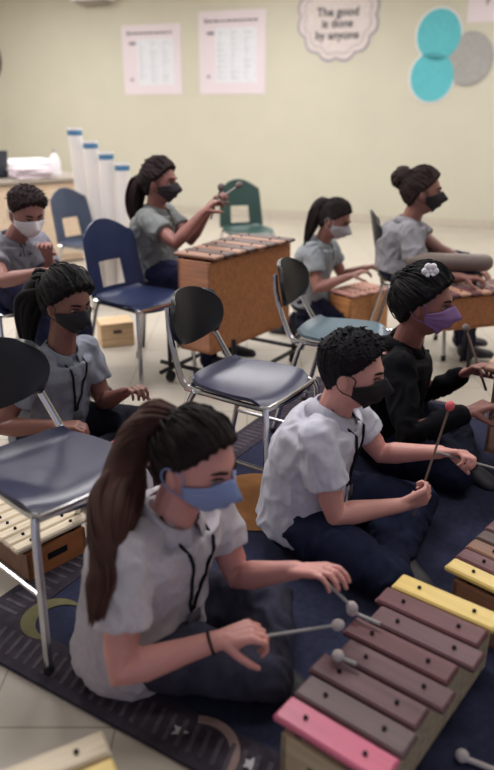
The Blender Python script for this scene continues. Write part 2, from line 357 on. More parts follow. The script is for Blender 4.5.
def shell_chair(label, loc, rz, m, group, leg_m=None):
    t = thing('shell_chair', label, 'chair', loc, rz, group); sh = .43
    obj('seat', shell(seat_fn(sh,.36,.40,.38), 14, 14, th=.010), m, t, auto=60)
    def bf(u, v):
        a, b_ = 2*u-1, 2*v-1
        w_ = .185-.02*v; k = 1-.12*(a*a)*max(0,b_)**4
        z = .445+.365*v*k if True else 0
        return (-.185-.07*v+.045*a*a, a*w_*(1-.1*max(0,b_)**6), z-.02*a*a*max(0,b_))
    obj('backrest', shell(bf, 14, 14, skip=lambda i,j: 4 <= i <= 9 and 1 <= j <= 5, th=.010), m, t, auto=60)
    legset(t, sh, leg_m or M_chrome, False); return t
GF = 'metal framed school chairs'; GS = 'one piece plastic chairs'
c1 = frame_chair('navy plastic chair with chrome frame, empty, nearest at the left edge', (-.515,1.665,0), math.radians(-42), M_navyplastic, M_blackplastic, GF)
c2 = dup(c1, (.01,2.31,0), math.radians(-33), 'empty navy chair with chrome frame in front of the big wooden box')
c3 = dup(c1, (.41,2.88,0), math.radians(-25), 'empty chair with slate teal seat behind the boy', mats={M_navyplastic:M_teal})
s1 = shell_chair('empty dark blue plastic chair between the tubes and the big box', (-.56,3.53,0), math.radians(-38), M_blueplastic, GS)
s2 = dup(s1, (-.0,5.7,0), math.radians(-72), 'dark green plastic chair behind the big wooden box', mats={M_blueplastic:M_greenplastic})
s3 = dup(s1, (-1.13,5.1,0), math.radians(-35), 'slate blue plastic chair in front of the far counter', mats={M_blueplastic:M_greyblue})
s4 = dup(s1, (.95,4.0,0), math.radians(-8), 'dark chair under the masked girl with the hair bun', mats={M_blueplastic:M_blackplastic})
s5 = dup(s1, (-1.22,3.46,0), math.radians(-35), 'blue plastic chair under the boy in the white mask')
# ------------------------------------------------------------------ xylophones
def xylophone(label, loc, rz, n, L, w0, w1, zb, zt, bar_mats, side_m, end_m, group=None, name='xylophone', legs=None, edge0=0, offs=None, bt=.018):
    """long axis +y, bars along x; w0 at the near end, w1 far"""
    t = thing(name, label, 'xylophone', loc, rz, group); h = zt-zb; th = .012
    k = .80
    for s_ in (-1,1):
        a = V((s_*w0*k/2, -L/2, 0)); b_ = V((s_*w1*k/2, L/2, 0)); o = V((s_*th,0,0))
        obj('side_panel', MB().prism([(a.x,a.y),(b_.x,b_.y),(b_.x-o.x,b_.y),(a.x-o.x,a.y)][::s_], zb, zt), side_m, t, smooth=False)
    for s_, w_ in ((-1,w0),(1,w1)):
        e = obj('end_panel', MB().box((0,s_*(L/2-th/2),(zb+zt)/2+.002), w_*k-.002, th, h), end_m, t, smooth=False)
        obj('hand_hole', MB().box((0,s_*(L/2),(zb+zt)/2+h*.12), .07, .004, .022, .002), M_black, e)
    obj('base_board', MB().prism([(-w0*k/2,-L/2),(w0*k/2,-L/2),(w1*k/2,L/2),(-w1*k/2,L/2)], zb-.006 if zb > .05 else zb+.001, zb+.008), side_m, t, smooth=False)
    for s_ in (-1,1):
        obj('bar_rail', MB().tube([(s_*w0*.27,-L/2+.01,zt+.004),(s_*w1*.27,L/2-.01,zt+.004)], .007, 8), M_black, t)
    pitch = L/n
    for i in range(n):
        f = (i+.5)/n; w_ = w0+(w1-w0)*f; y = -L/2+pitch*(i+.5); ox = offs[i] if offs else 0
        bm = bar_mats[i % len(bar_mats)]; zc = zt+.012+bt/2
        b_ = obj('tone_bar', MB().box((ox,y,zc), w_, pitch*.9, bt, .005), bm, t, smooth=False)
        for s_ in (-1,1): obj('pin', MB().tube([(s_*w_*.27+ox,y+pitch*.0,zc+bt/2-.002),(s_*w_*.27+ox,y,zc+bt/2+.005)], .005, 8), M_black, b_)
    return t
GX = 'wooden xylophones'
# big box xylophone at the back
yd = V((.355,.55,0)).normalized(); ang = math.atan2(yd.y, yd.x)-PI/2
pc = V((-.07,3.59,0))
t = xylophone('tall bass xylophone with deep brown wooden box on a black wheeled stand', pc, ang, 8, .68, .24, .36, .22, .665, [M_brownwood, M_darkwood], M_box, M_box2, GX, 'bass_xylophone')
for s_ in (-1,1):
    for q in (-1,1):
        l = obj('stand_leg', MB().tube([(s_*.2,q*.30,.30),(s_*.2,q*.30,.06)], .012, 8), M_blackmetal, t)
        obj('caster', MB().tube([(s_*.2-.012,q*.30,.03),(s_*.2+.012,q*.30,.03)], .028, 16), M_rubber, l)
    obj('stand_rail', MB().tube([(s_*.2,-.38,.075),(s_*.2,.42,.075)], .012, 8), M_blackmetal, t)
for q in (-.3,.3): obj('cross_rail', MB().tube([(-.26,q,.10),(.26,q,.10)], .012, 8), M_blackmetal, t)
# front xylophone
a0 = V((.17,1.024,0)); a1 = V((.50,1.438,0)); dd = (a1-a0).normalized(); cx = (a0+a1)/2
ang = math.atan2(dd.y, dd.x)-PI/2
mats_f = [M_pink, M_dull, M_rose2, M_rose2, M_rose, M_rose2, M_rose, M_yellow]
tx = xylophone('xylophone with pink and yellow end bars in front of the long haired girl', cx, ang, 8, .60, .25, .27, .012, .16, mats_f, M_beigewood, M_beigewood, GX, offs=[0,.0,-.012,.012,-.014,.014,-.008,0])
R = math.radians
xylophone('dark barred xylophone at the right edge behind the yellow bar', (.855,1.69,0), ang-R(6), 10, .62, .30, .36, .012, .16, [M_yellow, M_rose, M_brownwood, M_darkwood, M_rose, M_brownwood, M_cream, M_darkwood], M_brownwood, M_brownwood, GX)
xylophone('pale barred xylophone on the floor under the front left chair', (-.77,1.99,0), R(-132), 11, .50, .24, .26, .001, .10, [M_cream], M_brownwood, M_box, GX)
xylophone('cream barred xylophone cut by the bottom left corner', (-.305,.80,0), R(28), 6, .42, .24, .26, .012, .16, [M_cream, M_yellow, M_cream], M_box, M_box, GX)
xylophone('brown xylophone on a low stand by the girl in black', (1.17,2.57,0), R(-30), 8, .55, .36, .40, .12, .42, [M_brownwood, M_tanbar], M_brownwood, M_tanbar, GX)
xylophone('small orange xylophone in front of the ponytailed girl at the back', (.70,4.28,0), R(-50), 8, .34, .22, .25, .001, .27, [mat('pink tan bar',(206,150,140)), M_tanbar], M_orange, M_orange, GX)
xylophone('red barred xylophone beside the hand of the dark haired girl', (-.44,2.30,0), R(-35), 7, .34, .22, .26, .012, .13, [M_rose, M_pink, M_rose], M_darkwood, M_darkwood, GX)
xylophone('reddish brown xylophone under the arms of the seated girl with a bun', (1.22,3.62,0), R(-70), 8, .50, .22, .26, .28, .44, [M_rose, M_tanbar], M_box, M_box, GX)
t = thing('slit_drum', 'grey brown rounded wooden drum behind the bun girl\'s hands', 'drum', A(457,262,3.66)*1, R(-8)); zz = t.location.z
e = MB(); e.tube([(-.22,0,0),(-.1,0,0),(.14,0,0)], .045, 20, round_=True); obj('drum_body', e, mat('grey brown wood',(112,98,92),.5), t)
e = MB()
for x in (-.15,.1): e.tube([(x,-.12,-zz+.001),(x,0,-.04),(x,.12,-zz+.001)], .01, 8)
obj('drum_stand', e, M_blackmetal, t)
t = thing('wooden_box', 'small open tan wooden box on the floor behind the seated girl', 'box', G(114,347)+V((0,.08,0)), R(20))
obj('box_shell', MB().box((0,0,.075), .2, .16, .148, .006), wood('tan crate',(214,180,140)), t); obj('hand_hole', MB().box((0,-.081,.095), .05, .004, .02, .002), M_darkwood, t)
# ------------------------------------------------------------------ people
def skinmat(name, rgb): return mat(name, rgb, .5, var=.06, scale=14, sss=.12)
def hairmat(name, rgb):
    m = mat(name, rgb, .72, var=.35, scale=12, bump=.25, bscale=60); m.node_tree.nodes['Principled BSDF'].inputs['Specular IOR Level'].default_value = .22; return m
def union(mb, voxel, it=3):
    me = mb.mesh('u'); o = bpy.data.objects.new('u', me); C.objects.link(o)
    r = o.modifiers.new('r', 'REMESH'); r.mode = 'VOXEL'; r.voxel_size = voxel; r.use_smooth_shade = True
    s_ = o.modifiers.new('s', 'SMOOTH'); s_.factor = .5; s_.iterations = it
    dg = bpy.context.evaluated_depsgraph_get(); out = bpy.data.meshes.new_from_object(o.evaluated_get(dg))
    bpy.data.objects.remove(o); return out
def folds(me, amp, f, seed=0):
    N_ = [v.normal.copy() for v in me.vertices]
    for v, nn in zip(me.vertices, N_):
        p = v.co*f+V((seed*7.1,0,0)); w_ = V((noise.noise(p*.7), noise.noise(p*.7+V((9,9,9))), 0))
        n1 = 1-abs(noise.noise(V((p.x, p.y, p.z*.55))+w_*1.1))*2
        v.co += nn*amp*(n1-.6)
def ik(a, tgt, l1, l2, pole):
    d = tgt-a; L = min(d.length, (l1+l2)*.995); u = d.normalized(); tgt = a+u*L
    x = (l1*l1-l2*l2+L*L)/(2*L); h = math.sqrt(max(0, l1*l1-x*x)); p = pole-u*pole.dot(u); p.normalize()
    return a+u*x+p*h, tgt
def hp(u):      # head surface, unit direction -> local point (x fwd, y left, z up)
    ux, uy, uz = u
    x = ux*(.088 if ux > 0 else .100); y = uy*.074; z = uz*(.108 if uz > 0 else .116); t = max(0, -z/.116)
    y *= 1-.30*t**1.6
    if ux < 0: x *= 1-.5*t
    else: x += .010*t*ux
    az = math.atan2(uy, ux)
    if ux > 0:
        x += .024*math.exp(-(az/.13)**2)*math.exp(-((uz+.20)/.13)**2)+.010*math.exp(-(az/.10)**2)*math.exp(-((uz+.02)/.14)**2)
        x -= .009*(math.exp(-((az-.40)/.2)**2)+math.exp(-((az+.40)/.2)**2))*math.exp(-((uz-.04)/.12)**2)
        x += .005*math.exp(-(az/.6)**2)*math.exp(-((uz-.24)/.1)**2)
        x += .006*math.exp(-(az/.3)**2)*math.exp(-((uz+.52)/.07)**2)
    return V((x, y, z))
def sph(fn, nz=40, na=64):
    rr = []
    for i in range(nz+1):
        el = -PI/2+PI*min(max(i, .02), nz-.02)/nz
        rr.append([fn(V((math.cos(el)*math.cos(2*PI*j/na), math.cos(el)*math.sin(2*PI*j/na), math.sin(el)))) for j in range(na)])
    return rr
def rot(yaw, pitch, roll=0): return Matrix.Rotation(R(yaw),3,'Z') @ Matrix.Rotation(R(pitch),3,'Y') @ Matrix.Rotation(R(roll),3,'X')
def hand(mb, w_, d, nrm, side, s, curl):
    """w_ wrist, d finger direction, nrm palm normal (fingers curl to it), side +1 thumb at +lat"""
    d = d.normalized(); nrm = (nrm-d*nrm.dot(d)).normalized(); lat = d.cross(nrm)*side
    pl = .075*s
    for k in range(4):
        q = (k-1.5)*.0165*s
        mb.cap(w_+lat*q*.55-d*.006*s, .0125*s, w_+d*pl*(.96 if k in (0,3) else 1.0)+lat*q*1.05, .0105*s, 10)
    mb.cap(w_+d*.012*s, .017*s, w_+d*pl*.6+lat*.018*s+nrm*.004*s, .014*s, 10)
    for k, (ln, c_) in enumerate(((.062,1.05),(.070,1.0),(.078,1.0),(.071,.9))):
        q = (k-1.5)*.0165*s; p = w_+d*pl*(.96 if k in (0,3) else 1.0)+lat*q*1.1; a = curl[0]*c_*.5; rr = .0083*s*(.9 if k == 0 else 1)
        for fr, r0, r1, bend in ((.46,1,.93,0),(.30,.93,.85,curl[1]*c_),(.24,.85,.72,curl[1]*.7*c_)):
            a += bend; dr = d*math.cos(a)+nrm*math.sin(a)+lat*(k-1.5)*.05*math.cos(a); e_ = p+dr*ln*fr*s
            mb.cap(p, rr*r0, e_, rr*r1, 8); p = e_
    p = w_+d*.016*s+lat*.020*s; a = .75
    for ln, r0, r1, b_ in ((.038,.0125,.0105,0),(.028,.0105,.009,-.25),(.022,.009,.0072,-.3)):
        a += b_; dr = d*math.cos(a)+lat*math.sin(a)*.8+nrm*(.35+.5*curl[0]); dr.normalize(); e_ = p+dr*ln*s
        mb.cap(p, r0*s, e_, r1*s, 8); p = e_
    return w_+d*(pl*.95)+nrm*.020*s, lat
ALL = {}
def person(label, P, N, H, yaw, hyaw, hpitch, hands, legs, s=1., skin=(190,140,120), hair=None, shirt=(150,150,152), trousers=(34,36,54), shoes=(50,48,56), mask=None, sleeve=.62, vox=.004, girth=1., lan=True, hood=False, hem=-.13, eyecol=(60,40,30)):
    root_p = V((P.x, P.y, 0)); fw = V((math.cos(R(yaw)), math.sin(R(yaw)), 0)); lt = V((-fw.y, fw.x, 0)); up = (N-P).normalized()
    f2 = lt.cross(up).normalized(); f2 = f2 if f2.dot(fw) > 0 else -f2
    SH = {k: N-up*.045*s+lt*k*.142*s*girth-f2*.005 for k in (1,-1)}
    UA, FA = .245*s, .215*s
    B = MB(); J = {}
    # torso core
    def ring(c, a, b_, n=24, ex=2.4):
        out = []
        for i in range(n):
            q = 2*PI*i/n; c_, s_ = math.cos(q), math.sin(q)
            out.append(c+lt*a*math.copysign(abs(c_)**(2/ex), c_)+f2*b_*math.copysign(abs(s_)**(2/ex), s_))
        return out
    Lt = (N-P).length; slouch = -f2*.028*s
    def torso(mb, g, lo, hi, hem=0):
        prof = [(-.31,.140,.104),(-.24,.152,.115),(-.12,.158,.120),(0,.154,.119),(.2,.140,.112),(.4,.134,.108),(.6,.142,.108),(.78,.146,.098),(.9,.120,.078),(1.0,.062,.056)]
        rr = []
        for t_, a, b_ in prof:
            if t_ < lo or t_ > hi: continue
            rr.append(ring(P+up*Lt*t_+slouch*math.sin(PI*min(1,max(0,t_))), (a*girth+g)*s, (b_*girth+g)*s))
        mb.rings(rr)
    torso(B, -.026, -.15, .95)
    B.cap(SH[1]-up*.012, .034*s, SH[-1]-up*.012, .034*s)
    hm = rot(hyaw, hpitch); hs = s*1.02
    hc = lambda p: H + hm @ (p*hs)
    B.cap(N-up*.03*s, .056*s, hc(V((-.018,0,-.055))), .050*s)
    rr = sph(lambda u: hc(hp(u)), 44, 72); B.rings(rr)
    for k in (1,-1):
        e_ = hm @ V((-.25,.0,1)); B.ell(hc(V((-.008,k*.074,-.012))), hm @ V((.017,k*.008,.004))*hs, hm @ V((-.003,k*.010,0))*hs, hm @ V((-.006,k*.004,.030))*hs, 14, 10)
    grips = {}
    for k in (1,-1):
        hd = hands[k]; pole = hd.get('pole', V((0,0,-1))-fw*.5+lt*k*.5)
        el, wr = ik(SH[k], hd['at'], UA, FA, pole); J[k] = (SH[k], el, wr)
        B.tube([SH[k], SH[k].lerp(el,.35), SH[k].lerp(el,.8), el, el.lerp(wr,.25), el.lerp(wr,.7), wr], [q*s*(.85+.15*girth) for q in (.036,.040,.038,.036,.037,.027,.0225)], 16, round_=True)
        fd = (wr-el).normalized(); d = (fd+hd.get('bend', V((0,0,0)))).normalized()
        g, lat = hand(B, wr+d*.004, d, hd.get('palm', V((0,0,-1))), hd.get('side', k)*1, s, hd.get('curl', (1.0,1.0)))
        grips[k] = (g, d, lat)
    T = MB(); S_ = []
    kn = {}
    for k in (1,-1):
        hip = P+lt*k*.085*s+V((0,0,-.01)); knee, ank = [V(q) for q in legs[k]]
        B.cap(hip, .06*s, knee, .045*s); B.cap(knee, .045*s, ank, .030*s)
        T.tube([hip-f2*.02, hip.lerp(knee,.3), hip.lerp(knee,.7), knee], [.080*s*girth,.086*s*girth,.074*s,.062*s], 18, round_=True)
        T.tube([knee, knee.lerp(ank,.35), knee.lerp(ank,.8), knee.lerp(ank,1.08)], [.060*s,.058*s,.048*s,.046*s], 18, round_=True)
        fd = legs.get('foot', fw); sd = fd.cross(V((0,0,1))).normalized()
        B.cap(ank, .026*s, ank+fd*.05*s-V((0,0,.025*s)), .012*s)
        S_.append((ank, fd, sd)); kn[k] = (knee, ank)
    T.rings([ring(P+up*Lt*t_, a*girth*s, b_*girth*s) for t_, a, b_ in ((-.26,.10,.08),(-.22,.14,.11),(-.05,.145,.112),(.08,.14,.108),(.14,.12,.10))])
    body = obj('person', union(B, vox, 3), skinmat('skin %d %d %d' % skin, skin), auto=0)
    body.location = root_p; body.data.transform(Matrix.Translation(-root_p)); tag(body, label, 'person')
    def child(name, me, m, par=body, auto=0):
        if isinstance(me, MB): me = me.mesh(name)
        me.transform(Matrix.Translation(-root_p)); return obj(name, me, m, par, auto=auto)
    tr = union(T, .008, 4); folds(tr, .009, 16, 3); child('trousers', tr, mat('trousers %d %d %d' % trousers, trousers, .9, var=.15, scale=40))
    for ank, fd, sd in S_:
        e = MB(); e.rings([[ank+fd*x*s+sd*w_*s*math.cos(q)+V((0,0,1))*(z-.045+h*math.sin(q))*s for q in [2*PI*i/16 for i in range(16)]] for x, w_, z, h in ((-.05,.012,.02,.015),(-.04,.032,.025,.035),(0,.036,.03,.04),(.05,.040,.015,.032),(.10,.042,.008,.026),(.14,.034,.004,.02),(.155,.012,.0,.010))])
        child('shoe', e, mat('shoe %d %d %d' % shoes, shoes, .6))
    # shirt
    Q = MB(); torso(Q, .018, hem, .95)
    Q.cap(SH[1]-up*.006, .056*s, SH[-1]-up*.006, .056*s)
    Q.cap(N-up*.06*s, .068*s, N-up*.035*s, .060*s)
    for k in (1,-1):
        a, b_, c_ = J[k]
        if sleeve <= 1:
            Q.tube([a, a.lerp(b_,sleeve*.5), a.lerp(b_,sleeve*.97)], [.060*s,.064*s,.066*s], 20)
            Q.cap(a, .058*s, a.lerp(b_,.2), .060*s)
        else:
            Q.tube([a, a.lerp(b_,.5), b_, b_.lerp(c_,.5), b_.lerp(c_,.9)], [.062*s,.058*s,.052*s,.045*s,.038*s], 20, round_=True)
    sm = union(Q, .006, 4); folds(sm, .0075, 17, len(label)); 
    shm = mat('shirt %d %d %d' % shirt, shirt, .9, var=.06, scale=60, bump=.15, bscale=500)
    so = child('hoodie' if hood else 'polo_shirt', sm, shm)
    # collar
    e = MB(); e1 = []; e2 = []; e3 = []
    for i in range(25):
        q = PI/2+.22+(2*PI-.44)*i/24; cv = lt*math.cos(q)+f2*math.sin(q); dr = .012*math.sin(q)
        c0 = N+up*(-.006-.022*max(0,math.sin(q)))*s
        e1.append(c0+cv*.061*s+up*.022*s); e2.append(c0+cv*.068*s+up*.018*s); e3.append(c0+cv*(.092+.012*max(0,math.sin(q)))*s-up*(.022+.02*max(0,math.sin(q)))*s)
    vs = e1+e2+e3+[p-(p-N).normalized()*.006 for p in e3]; fs = []
    for r_ in range(3):
        for i in range(24): fs.append((r_*25+i, r_*25+i+1, (r_+1)*25+i+1, (r_+1)*25+i))
    for i in range(24): fs.append((75+i, 75+i+1, i+1, i))
    e.add(vs, fs); child('collar', e, shm, so)
    bv = BVHTree.FromPolygons([v.co for v in so.data.vertices], [tuple(p.vertices) for p in so.data.polygons])
    def on(a, t_, off=.004):
        o_ = P+up*Lt*t_+lt*a*s+f2*.5-root_p; h = bv.ray_cast(o_, -f2); return (h[0]+f2*off if h[0] else o_-f2*.4)+root_p
    if lan:
        pts = [on(.045*(1-i/9)+.006, .94-.58*i/9) for i in range(10)]+[on(-.045*(1-i/9)-.006, .94-.58*i/9) for i in range(9,-1,-1)]; pts = [N+lt*.055*s+up*.012]+pts+[N-lt*.055*s+up*.012]
        e = MB(); e.tube(pts, .0045*s, 6); ln = child('lanyard', e, M_black)
        e = MB(); e.box((0,0,0), .05*s, .004, .035*s, .001, Matrix.Rotation(R(yaw)+PI/2,3,'Z')); e.xf(Matrix.Translation(on(0,.30,.012))); 
        child('badge', e, M_white if False else M_ink2, ln)
    elif not hood:
        e = MB(); e.tube([on(0,.93-.2*i/4,.002) for i in range(5)], .006, 6); child('placket', e, shm, so)
    # face
    for k in (1,-1):
        az = k*.40; u = V((math.cos(az)*.998, math.sin(az)*.998, .045)); p = hp(u)
        e = MB(); c0 = hc(p+V((-.0085,-k*.001,0))); rr_ = .0125*hs; e.ell(c0, hm @ V((rr_,0,0)), hm @ V((0,rr_*1.15,0)), hm @ V((0,0,rr_*.72)), 16, 10)
        eo = child('eye', e, mat('eye white',(205,198,190),.3))
        e = MB(); c1 = c0+hm @ V((rr_*.66,k*.000,-rr_*.18)); e.ell(c1, hm @ V((.0048,0,0)), hm @ V((0,.0068,0)), hm @ V((0,0,.0066)), 12, 8); child('iris', e, mat('iris %d' % eyecol[0], eyecol, .25), eo)
        e = MB(); e.tube([hc(hp(V((math.cos(k*a)*math.cos(.07),math.sin(k*a)*math.cos(.07),.095-abs(a-.4)*.12)).normalized())+V((.002,0,0))) for a in (.2,.3,.4,.5,.6)], [.0022,.003,.003,.0026,.0015], 6); child('eyelid', e, mat('lash',(30,22,22)))
        e = MB(); e.tube([hc(hp(V((math.cos(k*a),math.sin(k*a),.27-abs(a-.42)*.12)).normalized())+V((.002,0,0))) for a in (.16,.28,.4,.52,.66)], [.003,.0042,.0042,.0035,.0015], 6); child('eyebrow', e, hair['m'])
    if mask:
        def mf_(u_, v_):
            az = (2*u_-1)*1.32; top = .03-.17*abs(2*u_-1)**1.4+.05*math.exp(-((2*u_-1)/.18)**2); bot = -.86+.42*abs(2*u_-1)**1.5
            z = top+(bot-top)*v_; r_ = math.sqrt(max(0,1-z*z)); u = V((math.cos(az)*r_, math.sin(az)*r_, z)); p = hp(u)
            o_ = .005+.016*math.exp(-(az/.42)**2)*math.exp(-((z+.32)/.26)**2)+.0012*math.sin(v_*22)
            n_ = V((u.x/.088, u.y/.074, u.z/.11)).normalized(); return hc(p+n_*o_)
        e = shell(mf_, 28, 16, th=.003); mo = child('face_mask', e, mat('mask %d %d %d' % mask, mask, .8, var=.04, scale=50))
        for k in (1,-1):
            pts = [mf_(0 if k < 0 else 1, .1), hc(V((.03,k*.078,.012))), hc(V((-.012,k*.088,.022))), hc(V((-.03,k*.086,-.005))), hc(V((-.014,k*.082,-.036))), mf_(0 if k < 0 else 1, .9)]
            e = MB(); e.tube(pts, .0018*s, 6, smooth=1); child('ear_loop', e, mo.data.materials[0], mo)
    # hair
    st = hair; vol = st.get('vol', .012)
    tu = V(st.get('tdir', (-.85,0,.5))).normalized(); ta = tu.orthogonal().normalized(); tb = tu.cross(ta)
    def hf(u):
        a = u.x*.9-u.z+.09*noise.noise(u*7)+.05*noise.noise(u*19); m_ = 1-min(1, max(0, (a-st.get('line',-.02)+.12)/.26)); m_ = m_*m_*(3-2*m_)
        if u.z < -.62: m_ *= max(0, 1-(-.62-u.z)/.12)
        o_ = vol*(1+.5*max(0,u.z))
        if st.get('fade'): o_ = .004+.022*min(1,max(0,(u.z-.05)/.5))
        aa = math.atan2(u.dot(tb), u.dot(ta)); n_ = .0042*noise.noise(V((math.cos(aa)*st.get('rf',9), math.sin(aa)*st.get('rf',9), u.dot(tu)*1.2)))+.0025*noise.noise(V((math.cos(aa)*22, math.sin(aa)*22, u.dot(tu)*2)))+.002*noise.noise(u*12)
        p = hp(u); n3 = V((u.x/.09, u.y/.074, u.z/.11)).normalized(); 
        earm = math.exp(-((u.x+.08)/.2)**2-((u.z+.1)/.25)**2)
        return hc(p+n3*(-.008+(.008+o_+n_)*m_-(0 if st.get('overear') else .004*earm)))
    e = MB(); e.rings(sph(hf, 96, 170)); rs = random.Random(len(label)*3); n_s = 0
    want = 420 if st.get('fade') else 300
    while n_s < want:
        u = V((rs.gauss(0,1), rs.gauss(0,1), rs.gauss(0,1))).normalized(); a = u.x*.9-u.z
        if a > st.get('line',-.02)+.04: continue
        n_s += 1
        if st.get('fade'):
            if u.z < .35: continue
            p0 = hf(u); nn_ = (hm @ V((u.x,u.y,u.z))).normalized(); sw = hm @ V((rs.uniform(-.2,1.2), rs.uniform(-.7,.7), 0)); L_ = rs.uniform(.008,.017)
            e.tube([p0-nn_*.004, p0+(nn_*.55+sw*.5)*L_*.6, p0+(nn_*.5+sw)*L_], [.0038,.003,.0006], 5)
        else:
            ax_ = u.cross(tu)
            if ax_.length < .15: continue
            ax_.normalize(); full = rs.uniform(.35,.8)*u.angle(tu); row = []
            lift = rs.uniform(.0,.004)+(.008 if rs.random() < .12 else 0)
            for j in range(6):
                q = Matrix.Rotation(full*j/5,3,ax_) @ u; nn_ = (hm @ q).normalized()
                row.append(hf(q)+nn_*(lift*math.sin(PI*j/5)-.0015))
            e.tube(row, [.0008,.0024,.0032,.0032,.0024,.0008], 5)
    ho = child('hair', e, st['m'])
    rnd = random.Random(len(label))
    if 'tail' in st:
        pts, rad, nl = st['tail']; pts = [V(p) for p in pts]; e = MB()
        e.tube(pts, [r_*.8 for r_ in rad], 14, smooth=2, round_=True)
        for i in range(nl):
            q = 2*PI*i/nl+rnd.uniform(-.2,.2); rr_ = rnd.uniform(.55,.95); row = []; tw = rnd.uniform(-.8,.8); cut = len(pts) if i % 3 else len(pts)
            for j, (p, r_) in enumerate(zip(pts, rad)):
                d_ = (pts[min(j+1,len(pts)-1)]-pts[max(j-1,0)]).normalized(); a_ = d_.orthogonal().normalized(); b_ = d_.cross(a_); qq = q+tw*j/len(pts)
                row.append(p+(a_*math.cos(qq)+b_*math.sin(qq))*r_*rr_+V((rnd.uniform(-1,1),rnd.uniform(-1,1),rnd.uniform(-1,1)))*r_*.1)
            row.append(row[-1]+(row[-1]-row[-2])*rnd.uniform(.15,.5))
            w_ = rnd.uniform(.12,.24); e.tube(row, [max(.004,r_*w_) for r_ in rad]+[.0015], 7, smooth=2)
        child('ponytail', e, st.get('tm', st['m']), ho)
        e = MB(); e.tube([pts[0].lerp(pts[1],.12), pts[0].lerp(pts[1],.3)], rad[0]*.95+.004, 14); child('hair_tie', e, M_black, ho)
    if 'bun' in st:
        c0, r_ = st['bun']; e = MB(); c0 = V(c0)
        e.ell(c0, V((r_*.8,0,0)), V((0,r_*.8,0)), V((0,0,r_*.75)), 20, 12)
        for i in range(12):
            a_ = V((rnd.gauss(0,1),rnd.gauss(0,1),rnd.gauss(0,1))).normalized(); b_ = a_.orthogonal().normalized(); d_ = a_.cross(b_)
            e.tube([c0+(b_*math.cos(q)+d_*math.sin(q))*r_*.82+a_*r_*.15*math.sin(2*q) for q in [2*PI*j/14 for j in range(15)]], r_*.2, 7)
        child('hair_bun', e, st['m'], ho)
    body['height_note'] = 0; del body['height_note']
    ALL[label] = body
    return dict(body=body, grips=grips, hc=hc, hm=hm, child=child, J=J)
def cross_legs(P, yaw, s=1, k1=.29, sp=.25, z=.085):
    fw = V((math.cos(R(yaw)), math.sin(R(yaw)), 0)); lt = V((-fw.y, fw.x, 0)); Q = V((P.x,P.y,0)); d = {}
    for k in (1,-1): d[k] = (Q+fw*k1*s+lt*k*sp*s+V((0,0,z)), Q+fw*(.33 if k > 0 else .24)*s-lt*k*.07*s+V((0,0,.062)))
    d['foot'] = (lt*-1+fw*.2).normalized() if False else (fw*.7-lt*.7).normalized(); return d
def chair_legs(P, yaw, s=1, z=.08):
    fw = V((math.cos(R(yaw)), math.sin(R(yaw)), 0)); lt = V((-fw.y, fw.x, 0)); d = {}
    for k in (1,-1): d[k] = (P+fw*.36*s+lt*k*.10*s, V((P.x,P.y,z))+fw*.40*s+lt*k*.11*s)
    return d
def kneel_legs(P, yaw, s=1):
    fw = V((math.cos(R(yaw)), math.sin(R(yaw)), 0)); lt = V((-fw.y, fw.x, 0)); Q = V((P.x,P.y,0)); d = {}
    for k in (1,-1): d[k] = (Q+fw*.26*s+lt*k*.10*s+V((0,0,.085)), Q-fw*.10*s+lt*k*.09*s+V((0,0,.06)))
    d['foot'] = -fw; return d
def mallet(label, g, tip, hm_, hr=.014, stick_m=None, back=.08, r=.0038, group='mallets held by the players'):
    t = thing('mallet', label, 'mallet', g, 0, group); d = (tip-g); L = d.length; d.normalize()
    obj('stick', MB().tube([-d*back, d*(L-hr)], r, 8), stick_m or M_greyd, t)
    q = MB(); c0 = d*L; a_ = d.orthogonal().normalized(); b_ = d.cross(a_); q.ell(c0, a_*hr, b_*hr, d*hr*1.15, 16, 10); obj('mallet_head', q, hm_, t)
H_brown = hairmat('dark brown hair', (30,20,21)); H_brownL = hairmat('brown ponytail hair', (66,42,37)); H_black = hairmat('black hair', (14,12,16)); H_red = hairmat('reddish dark hair', (36,22,25)); H_soft = hairmat('soft dark brown hair', (42,29,28))
D = V
# 1 front girl
P = V((-.26,1.45,.12)); N = V((-.170,1.405,.468)); H = A(196,462,1.40)
hm = rot(-34, 12); tie = H+hm @ V((-.085,.0,.070))
tail = [tie, tie+V((-.035,.0,.015)), A(135,440,1.46), A(118,488,1.40), A(108,532,1.29), A(102,575,1.22), A(97,608,1.18)]
g1 = person('girl with long brown ponytail, blue mask and grey polo sitting nearest', P, N, H, -32, -34, 12,
  {1: dict(at=A(296,570,1.40), palm=V((0,-.1,-1)), curl=(.5,.7), pole=V((-.2,.3,-1)), bend=V((0,0,-.1))), -1: dict(at=A(216,641,1.22), curl=(1.3,1.2), pole=V((-.6,-.5,-1)), bend=V((.1,0,0)))},
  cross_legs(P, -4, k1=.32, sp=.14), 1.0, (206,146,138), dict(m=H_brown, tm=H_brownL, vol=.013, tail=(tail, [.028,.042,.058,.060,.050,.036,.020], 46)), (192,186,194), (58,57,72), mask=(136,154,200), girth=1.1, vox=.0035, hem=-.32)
e = MB(); w0, = [g1['J'][-1]][:1]; c0 = w0[1].lerp(w0[2],.93); e.tube([c0, c0+(w0[2]-w0[1]).normalized()*.006], .0265, 16); g1['child']('bracelet', e, M_black)
